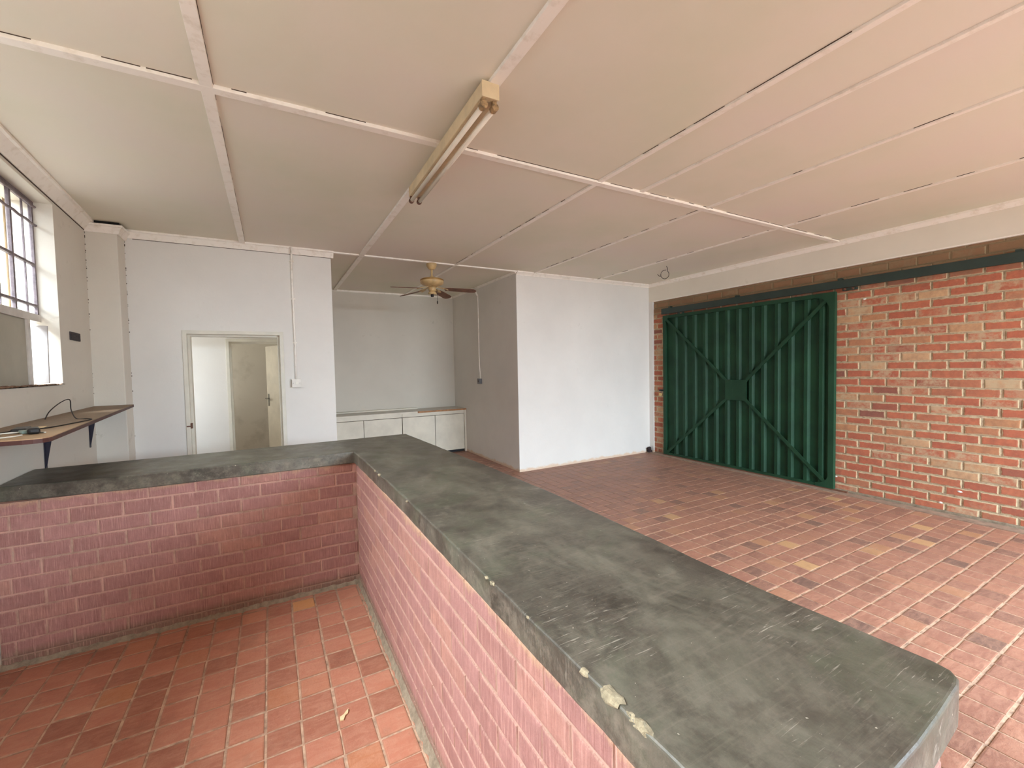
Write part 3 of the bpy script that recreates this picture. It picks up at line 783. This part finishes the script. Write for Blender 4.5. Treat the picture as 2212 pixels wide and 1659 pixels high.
gusset(GY0, GZ1, 1, -1, 0.20, 0.22, True); gusset(GY1, GZ1, -1, -1, 0.12, 0.13, False)
gusset(GY0, GZ0, 1, 1, 0.20, 0.17, True); gusset(GY1, GZ0, -1, 1, 0.12, 0.12, False)
for y in (2.5, 4.9):
    bm = bmesh.new(); box(bm, 5.907, 5.945, y-0.07, y+0.07, GZ1-0.008, GZ1+0.022)
    hg = gp(obj('roller_hanger', bm, 'rail', gate))
    for s in (-0.04, 0.04):
        bm = bmesh.new(); q = bmesh.ops.create_cone(bm, cap_ends=True, segments=16, radius1=0.011, radius2=0.011, depth=0.02)
        bmesh.ops.transform(bm, verts=q['verts'], matrix=Matrix.Translation((5.900, y+s, GZ1+0.008)) @ Matrix.Rotation(R(90), 4, 'Y'))
        obj('roller', bm, 'holder_dark', hg)
rail = thing('gate_rail', 'long dark green steel rail above the gate, fixed to brick', 'rail', (5.94, 1.3, 2.47))
RI = Matrix.Translation(-Vector((5.94, 1.3, 2.47)))
bm = bmesh.new(); prism(bm, [(5.893, 2.432), (5.893, 2.527), (5.965, 2.527), (5.965, 2.515), (5.905, 2.515), (5.905, 2.444), (5.918, 2.444), (5.918, 2.432)], YREAR+0.02, 5.262, 'y')
o = obj('channel', bm, 'rail', rail, bevel=0.002); o.matrix_parent_inverse = RI
for y in (-1.6, -0.2, 1.2, 2.6, 3.9, 5.1):
    bm = bmesh.new(); box(bm, 5.905, 5.970, y-0.02, y+0.02, 2.45, 2.55); o = obj('rail_bracket', bm, 'rail', rail); o.matrix_parent_inverse = RI
bm = bmesh.new(); box(bm, 5.905, 5.945, 2.5, 5.25, 0.004, 0.021)
tag(obj('floor_guide', bm, 'holder_dark', bevel=0.002), 'low rusty steel guide on the floor beneath the green gate', 'rail')
# bolt and padlock
bolt = thing('gate_bolt', 'short black steel hasp on the brick beside the green gate', 'hasp', (5.94, 5.30, 1.12))
bm = bmesh.new(); box(bm, -0.012, 0.024, -0.065, 0.05, -0.012, 0.016); obj('hasp_plate', bm, 'black', bolt, bevel=0.002)
bm = bmesh.new(); tube(bm, [(-0.012, -0.01, 0), (-0.035, -0.01, 0), (-0.035, -0.01, -0.03), (-0.012, -0.01, -0.03)], 0.004); obj('staple', bm, 'black', bolt)
pad = thing('padlock', 'small brass padlock hanging from the hasp beside the gate', 'padlock', (5.905, 5.30, 1.075))
bm = bmesh.new(); box(bm, -0.01, 0.01, -0.027, 0.027, -0.045, 0.0); obj('body', bm, 'brass', pad, bevel=0.004)
bm = bmesh.new(); tube(bm, [(0, 0.017*math.cos(t), 0.018+0.018*math.sin(t)) for t in np.linspace(0, math.pi, 9)]+[(0, -0.017, -0.004)], 0.0035); obj('shackle', bm, 'chrome', pad, smooth=True)
# small plaster dabs on the brick, clump at the corner
for (y, z, s), lab in (((2.373, 2.279, 0.017), 'white plaster dab high on the brick wall near the gate'),
                ((2.640, 0.17, 0.014), 'white plaster dab low on the brick right at the gate edge'),
                ((1.56, 0.247, 0.018), 'white plaster dab on the brick, upper of two low ones right of gate'),
                ((1.70, 0.10, 0.016), 'white plaster dab on the brick just above the floor')):
    bm = bmesh.new(); bmesh.ops.create_icosphere(bm, subdivisions=2, radius=1.0)
    for v in bm.verts: v.co = Vector((v.co.x*0.006, v.co.y*s*random.uniform(0.8, 1.3), v.co.z*s*0.55*random.uniform(0.8, 1.2)))
    o = obj('plaster_dab', bm, 'plaster_dab'); o.location = (5.962, y, z); tag(o, lab, 'plaster', 'plaster dabs on the brick wall')
bm = bmesh.new()
for k in range(6):
    q = bmesh.ops.create_icosphere(bm, subdivisions=2, radius=random.uniform(0.022, 0.036))
    off = Vector((random.uniform(-0.045, 0.03), random.uniform(-0.02, 0.02), 0.022+0.045*(k % 3 == 0)+random.uniform(0, 0.012)))
    for v in q['verts']: v.co = v.co*random.uniform(0.85, 1.15)+off
o = obj('mud_clump', bm, 'clump'); o.location = (5.872, 5.535, 0.0); tag(o, 'dark crumbly clump at the foot of the white wall corner', 'clump')

# ------------------------------------------------------------------ cabinets in the alcove
CY = 7.58
def cabinet(x0, x1, seam, label, names):
    t = thing('base_cabinet', label, 'cabinet', ((x0+x1)/2, CY+0.25, 0)); I = Matrix.Translation(-Vector(((x0+x1)/2, CY+0.25, 0)))
    def p(nm, bm, mat, bev=0.0, par=t):
        o = obj(nm, bm, mat, t, bevel=bev); o.matrix_parent_inverse = I; return o
    bm = bmesh.new(); box(bm, x0, x1, CY+0.018, YA-0.01, 0.06, 0.786); p('carcass', bm, 'cab_dark')
    bm = bmesh.new(); box(bm, x0, x1, CY+0.05, YA-0.02, 0.0, 0.065); p('plinth', bm, 'black')
    bm = bmesh.new(); box(bm, x0, x1, CY-0.004, CY+0.02, 0.728, 0.787); p('apron', bm, 'cab', 0.002)
    for a, b in ((x0+0.004, seam-0.004), (seam+0.004, x1-0.004)):
        bm = bmesh.new(); box(bm, a, b, CY-0.002, CY+0.016, 0.052, 0.720); p('door', bm, 'cab', 0.002)
    return t
c1 = cabinet(XD+0.004, 1.984, 1.332, 'left cream two-door base cabinet in the alcove', 1)
c2 = cabinet(1.988, 3.165, 2.590, 'right cream two-door base cabinet beside the alcove wall', 2)
bm = bmesh.new(); box(bm, 3.167, XP-0.001, CY-0.006, YA-0.01, 0.0, 0.787); tag(obj('filler_panel', bm, 'cab', bevel=0.002), 'narrow cream filler strip between cabinet and alcove wall', 'panel')
wt = thing('worktop', 'long pale worktop over both alcove cabinets', 'worktop', (1.94, 7.85, 0.79)); I = Matrix.Translation(-Vector((1.94, 7.85, 0.79)))
bm = bmesh.new(); box(bm, XD+0.002, XP-0.001, CY-0.012, YA-0.002, 0.788, 0.818); wb = obj('board', bm, 'laminate', wt, bevel=0.001); wb.matrix_parent_inverse = I
bm = bmesh.new(); box(bm, 2.265, XP-0.001, CY-0.016, CY-0.012, 0.788, 0.8185); o = obj('edge_strip', bm, 'edge_wood', wb); o['label'] = 'bare orange-brown front edge'
bm = bmesh.new(); box(bm, XD+0.002, 2.262, CY-0.016, CY-0.012, 0.788, 0.8185); o = obj('edge_strip', bm, 'cab', wb)
bm = bmesh.new(); box(bm, XD+0.01, 2.40, YA-0.10, YA-0.01, 0.8195, 0.845); tag(obj('timber_batten', bm, 'cab', bevel=0.003), 'pale painted timber batten lying on the worktop against the wall', 'batten')

# ------------------------------------------------------------------ fluorescent lamp
lx, ly0, ly1 = 1.003, 1.935, 3.305
lamp = thing('fluorescent_lamp', 'yellowed twin-tube fluorescent batten lamp on the ceiling', 'lamp', (lx, (ly0+ly1)/2, H-0.018)); I = Matrix.Translation(-Vector((lx, (ly0+ly1)/2, H-0.018)))
LR = Matrix.Translation((lx, 2.62, 0)) @ Matrix.Rotation(R(-1.2), 4, 'Z') @ Matrix.Translation((-lx, -2.62, 0))
def lp(nm, bm, mat, bev=0.0, smooth=False):
    xform(bm, LR); o = obj(nm, bm, mat, lamp, bevel=bev, smooth=smooth); o.matrix_parent_inverse = I; return o
bm = bmesh.new(); box(bm, lx-0.044, lx+0.044, ly0, ly1, 2.905, H-0.017); lp('housing', bm, 'lamp_cream', 0.003)
bm = bmesh.new(); box(bm, lx-0.034, lx+0.034, ly0+0.03, ly1-0.02, 2.9015, 2.906); lp('tray', bm, 'lamp_under')
for y, s in ((ly0, -1), (ly1, 1)):
    bm = bmesh.new(); a, b = sorted((y+s*0.004, y-s*0.001)); box(bm, lx-0.047, lx+0.047, a, b, 2.90, H-0.016); lp('end_cap', bm, 'lamp_cream', 0.002)
for dx in (-0.030, 0.030):
    bm = bmesh.new(); q = bmesh.ops.create_cone(bm, cap_ends=True, segments=20, radius1=0.0140, radius2=0.0140, depth=1.30)
    xform(bm, Matrix.Translation((lx+dx, (ly0+ly1)/2+0.015, 2.872)) @ Matrix.Rotation(R(90), 4, 'X')); lp('tube', bm, 'tube', smooth=True)
    for y, mt in ((ly0+0.025, 'holder'), (ly1-0.002, 'holder_dark')):
        bm = bmesh.new()
        q = bmesh.ops.create_cone(bm, cap_ends=True, segments=20, radius1=0.019, radius2=0.019, depth=0.022 if mt == 'holder_dark' else 0.035)
        bmesh.ops.transform(bm, verts=q['verts'], matrix=Matrix.Translation((lx+dx, y, 2.872)) @ Matrix.Rotation(R(90), 4, 'X'))
        box(bm, lx+dx-0.011, lx+dx+0.011, y-0.010, y+0.010, 2.872, 2.905); lp('tube_holder', bm, mt, 0.002)

# ------------------------------------------------------------------ ceiling fan
fx, fy = 1.916, 5.585
fan = thing('ceiling_fan', 'yellowed cream ceiling fan with brown blades at the alcove mouth', 'fan', (fx, fy, H-0.016))
FI = Matrix.Translation(-Vector((fx, fy, H-0.016)))
def fp(nm, bm, mat, par=None, smooth=True, bev=0.0):
    o = obj(nm, bm, mat, par or fan, smooth=smooth, bevel=bev)
    o.matrix_parent_inverse = FI if par is None else (Matrix.Identity(4)); return o
bm = bmesh.new(); lathe(bm, [(0.068, H-0.014), (0.070, H-0.030), (0.066, H-0.050), (0.045, H-0.085), (0.030, H-0.095)], fx, fy); fp('canopy', bm, 'fan_cream')
bm = bmesh.new(); lathe(bm, [(0.0125, H-0.08), (0.0125, 2.785)], fx, fy, 16); fp('downrod', bm, 'fan_cream')
bm = bmesh.new(); lathe(bm, [(0.020, 2.815), (0.024, 2.80), (0.024, 2.785), (0.13, 2.778), (0.150, 2.766), (0.154, 2.752), (0.154, 2.728), (0.150, 2.716), (0.130, 2.700), (0.08, 2.684), (0.055, 2.672)], fx, fy, 40); mh = fp('motor_housing', bm, 'fan_cream')
bm = bmesh.new(); lathe(bm, [(0.1545, 2.764), (0.1565, 2.760), (0.1565, 2.752), (0.1545, 2.748)], fx, fy, 40); fp('trim_band', bm, 'fan_gold', mh)
bm = bmesh.new(); lathe(bm, [(0.048, 2.674), (0.050, 2.66), (0.050, 2.628), (0.042, 2.618), (0.034, 2.612)], fx, fy, 28); fp('switch_housing', bm, 'fan_cream')
bm = bmesh.new(); lathe(bm, [(0.036, 2.614), (0.044, 2.606), (0.058, 2.584), (0.060, 2.576), (0.030, 2.572)], fx, fy, 28); lf = fp('light_fitter', bm, 'fan_cream')
bm = bmesh.new(); lathe(bm, [(0.021, 2.574), (0.022, 2.55), (0.018, 2.538)], fx, fy, 20); fp('bulb_socket', bm, 'black', lf)
bm = bmesh.new(); px, py = fx+0.062, fy-0.02
tube(bm, [(fx+0.045, fy-0.015, 2.64), (px, py, 2.636), (px, py, 2.49)], 0.0022, 6); lathe(bm, [(0.003, 2.49), (0.008, 2.478), (0.008, 2.452), (0.003, 2.446)], px, py, 10); fp('pull_chain', bm, 'wire')
for k, (ang, has) in enumerate(((-25, 1), (47, 1), (119, 1), (191, 1), (262, 0))):
    Rm = Matrix.Translation((fx, fy, 0)) @ Matrix.Rotation(R(ang), 4, 'Z')
    arm = bmesh.new()
    prism(arm, [(0.06, -0.012), (0.11, -0.010), (0.155, -0.034), (0.205, -0.040), (0.215, -0.02), (0.19, 0.0), (0.215, 0.02), (0.205, 0.040), (0.155, 0.034), (0.11, 0.010), (0.06, 0.012)], 2.668, 2.676)
    for v in arm.verts: v.co.z -= max(0, v.co.x-0.06)*0.28
    xform(arm, Rm); ao = fp('blade_arm', arm, 'fan_cream', smooth=False)
    if not has: continue
    bm = bmesh.new()
    pts = [(0.165, -0.045), (0.24, -0.052), (0.50, -0.060), (0.555, -0.052), (0.58, -0.03), (0.585, 0.0), (0.58, 0.03), (0.555, 0.052), (0.50, 0.060), (0.24, 0.052), (0.165, 0.045)]
    prism(bm, pts, -0.003, 0.003)
    xform(bm, Rm @ Matrix.Translation((0.16, 0, 2.640)) @ Matrix.Rotation(R(4), 4, 'Y') @ Matrix.Rotation(R(-12), 4, 'X') @ Matrix.Translation((-0.16, 0, 0)))
    fp('blade', bm, 'blade', ao, smooth=False)

# ------------------------------------------------------------------ switches and conduits
sw = thing('light_switch', 'white light switch at the foot of the conduit beside the doorway', 'switch', (0.247, YB, 1.445))
bm = bmesh.new(); box(bm, -0.046, 0.046, -0.042, 0, -0.046, 0.046); obj('back_box', bm, 'plastic', sw, bevel=0.005)
bm = bmesh.new(); box(bm, -0.048, 0.048, -0.049, -0.041, -0.048, 0.048); pl = obj('plate', bm, 'plastic', sw, bevel=0.003)
bm = bmesh.new(); box(bm, -0.012, 0.012, -0.054, -0.048, -0.016, 0.016); obj('rocker', bm, 'white_wire', pl, bevel=0.002)
for sx in (-0.033, 0.033):
    bm = bmesh.new(); box(bm, sx-0.003, sx+0.003, -0.0505, -0.0485, -0.003, 0.003); obj('screw', bm, 'grey_plastic', pl)
cd = thing('conduit', 'white painted conduit running down to the white light switch', 'pipe', (0.247, YB-0.012, 1.49), 'surface conduits')
bm = bmesh.new(); tube(bm, [(0, 0, 0), (0.001, 0, 0.5), (-0.004, 0, 1.0), (0.0, 0, H-0.078-1.49), (-0.002, -0.055, H-1.49-0.06), (-0.002, -0.06, H-1.49-0.01)], 0.0105, 12); obj('pipe', bm, 'trim', cd, smooth=True)
for z in (0.42, 0.92, 1.35):
    bm = bmesh.new(); box(bm, -0.022, 0.022, -0.004, 0.012, z-0.008, z+0.008); tube(bm, [(-0.013, 0.008, z), (-0.011, -0.010, z), (0, -0.013, z), (0.011, -0.010, z), (0.013, 0.008, z)], 0.003, 6); obj('saddle_clip', bm, 'trim', cd)
sw2 = thing('light_switch', 'small grey switch box on the alcove side wall', 'switch', (XP, 6.88, 1.345))
bm = bmesh.new(); box(bm, -0.045, 0, -0.045, 0.045, -0.045, 0.045); obj('back_box', bm, 'grey_plastic', sw2, bevel=0.004)
bm = bmesh.new(); box(bm, -0.051, -0.044, -0.047, 0.047, -0.047, 0.047); pl2 = obj('plate', bm, 'grey_plastic', sw2, bevel=0.002)
bm = bmesh.new(); box(bm, -0.056, -0.050, -0.010, 0.010, -0.015, 0.015); obj('rocker', bm, 'slot', pl2, bevel=0.002)
cd2 = thing('conduit', 'thin white conduit dropping from the ceiling to the grey switch', 'pipe', (XP-0.011, 6.88, 1.39), 'surface conduits')
bm = bmesh.new(); tube(bm, smooth_path([(0, 0.0, 0), (0, 0.006, 0.1), (0, 0.03, 0.35), (0, 0.03, 0.9), (0, 0.03, 1.40), (-0.004, 0.05, 1.47)], 4), 0.009, 10); obj('pipe', bm, 'trim', cd2, smooth=True)
bm = bmesh.new(); tube(bm, [(-0.004, 0.045, 1.455), (-0.02, 0.10, 1.54), (-0.05, 0.17, 1.592)], 0.014, 10); obj('elbow', bm, 'trim', cd2, smooth=True)

# vent on left wall
vent = thing('wall_vent', 'small dark grey vent plate on the wall beside the window', 'vent', (LX(4.90), 4.90, 1.905))
bm = bmesh.new(); box(bm, 0, 0.008, -0.125, 0.125, -0.034, 0.034); obj('plate', bm, 'slot', vent, bevel=0.002)
bm = bmesh.new()
for k in range(5): box(bm, 0.007, 0.011, -0.115, 0.115, -0.028+k*0.012, -0.024+k*0.012)
obj('louvre', bm, 'slot', vent); vent.rotation_euler = (0, 0, R(3.03))

# ------------------------------------------------------------------ wall shelf and what lies on it
ZSH = 1.297
shelf = thing('wall_shelf', 'brown board shelf on black brackets along the left wall', 'shelf', (-1.2, 4.1, ZSH-0.02))
SI = Matrix.Translation(-Vector((-1.2, 4.1, ZSH-0.02)))
pts = [(LX(5.345)+0.001, 5.345), (-1.158, 5.345)]
pts += [(-0.925, 2.86), (-0.928, 2.83), (-0.94, 2.805), (-0.965, 2.788), (-1.0, 2.782), (LX(2.78)+0.001, 2.795)]
bm = bmesh.new(); prism(bm, pts, ZSH-0.004, ZSH); o = obj('board', bm, 'board', shelf); o.matrix_parent_inverse = SI
bm = bmesh.new(); prism(bm, pts, ZSH-0.024, ZSH-0.004); o = obj('board_edge', bm, 'board_edge', shelf); o.matrix_parent_inverse = SI; o['label'] = 'dark red-brown board core and front edge'
for y in (4.12, 5.15, 3.05):
    x0 = LX(y)+0.002; zt = ZSH-0.0245
    bm = bmesh.new()
    prism(bm, [(x0, zt), (x0+0.06, zt), (x0+0.055, zt-0.02), (x0+0.006, zt-0.31), (x0, zt-0.31)], y-0.002, y+0.002, 'y')
    box(bm, x0, x0+0.004, y-0.014, y+0.014, zt-0.33, zt); box(bm, x0, x0+0.20, y-0.014, y+0.014, zt-0.004, zt)
    o = obj('bracket', bm, 'bracket', shelf); o.matrix_parent_inverse = SI
zc = ZSH+0.004
def cable(name, pts, r, mat, label):
    bm = bmesh.new(); tube(bm, smooth_path([(a, b, c) for a, b, c in pts], 7), r, 8); return tag(obj(name, bm, mat, smooth=True), label, 'cable')
cable('power_cable', [(-1.30, 3.93, zc+0.0), (-1.285, 3.96, zc+0.05), (-1.26, 4.05, zc+0.10), (-1.235, 4.12, zc+0.115), (-1.20, 4.02, zc+0.05), (-1.13, 3.86, zc), (-1.06, 3.80, zc), (-1.02, 3.72, zc), (-1.03, 3.55, zc), (-1.08, 3.28, zc), (-1.17, 3.25, zc), (-1.20, 3.12, zc)], 0.0032, 'wire', 'thin dark cable looping up off the brown wall shelf')
cable('charging_cable', [(-1.0, 3.02, zc), (-1.08, 3.10, zc), (-1.16, 3.05, zc+0.004), (-1.22, 2.98, zc), (-1.24, 2.90, zc), (-1.16, 2.85, zc), (-1.08, 2.90, zc), (-1.06, 2.955, zc)], 0.0034, 'white_wire', 'white cable lying in a loop on the brown wall shelf')
def lying(name, x, y, sx, sy, sz, rz, mat, label, cat, bev=0.008, z=None):
    bm = bmesh.new(); box(bm, -sx/2, sx/2, -sy/2, sy/2, 0, sz)
    o = obj(name, bm, mat, bevel=bev, seg=3); o.location = (x, y, ZSH+0.001 if z is None else z); o.rotation_euler = (0, 0, rz); return tag(o, label, cat)
lying('charger', -1.045, 3.03, 0.045, 0.085, 0.030, 0.35, 'black', 'rounded black charger plug at the front of the shelf', 'charger', 0.012)
lying('adapter_box', -1.135, 3.16, 0.055, 0.14, 0.022, 0.2, 'black', 'flat black adapter behind the teal box on the shelf', 'adapter', 0.006)
lying('plastic_case', -1.10, 3.09, 0.035, 0.12, 0.016, 0.5, 'teal', 'small pale teal plastic case among cables on the shelf', 'case', 0.005)
lying('paper_strip', -1.13, 3.36, 0.03, 0.10, 0.003, 0.15, 'chip', 'narrow cream strip of paper lying on the shelf', 'paper', 0.0)

# ------------------------------------------------------------------ odds and ends
bm = bmesh.new()
c0 = Vector((5.03, 4.42, 2.876)); fwd = (c0-Vector((0, 0, CAM_Z))).normalized(); sx_ = Vector((fwd.y, -fwd.x, 0)).normalized(); uz = Vector((0, 0, 1))
pts = [c0+sx_*0.022+uz*0.118, c0+sx_*0.034+uz*0.09, c0+sx_*0.040+uz*0.06]
for k in range(15):
    t = R(50)-k*R(330)/14
    pts.append(c0+sx_*0.056*math.cos(t)+uz*0.062*math.sin(t)+fwd*0.0015*k)
pts += [c0+sx_*0.02+uz*0.066+fwd*0.02]
tube(bm, smooth_path(pts, 3), 0.0042, 6)
tube(bm, smooth_path([c0-sx_*0.053-uz*0.02, c0-sx_*0.075-uz*0.018, c0-sx_*0.10+uz*0.012], 3), 0.0042, 6)
tag(obj('ceiling_wire', bm, 'wire', smooth=True), 'dark wire loop dangling from the ceiling near the gate', 'wire')
bm = bmesh.new(); pts = [(-0.012, -0.034), (0.004, -0.032), (0.006, -0.006), (0.016, 0.006), (0.012, 0.034), (0.004, 0.02), (-0.004, 0.0), (-0.018, -0.014)]
prism(bm, pts, 0.001, 0.006); o = obj('wood_chip', bm, 'chip'); o.location = (0.235, 2.066, 0.0); o.rotation_euler = (0, R(3), R(-20)); o.scale = (0.9, 1.0, 1.0)
tag(o, 'pale splinter of wood lying on the red pavers inside the bar', 'wood chip')
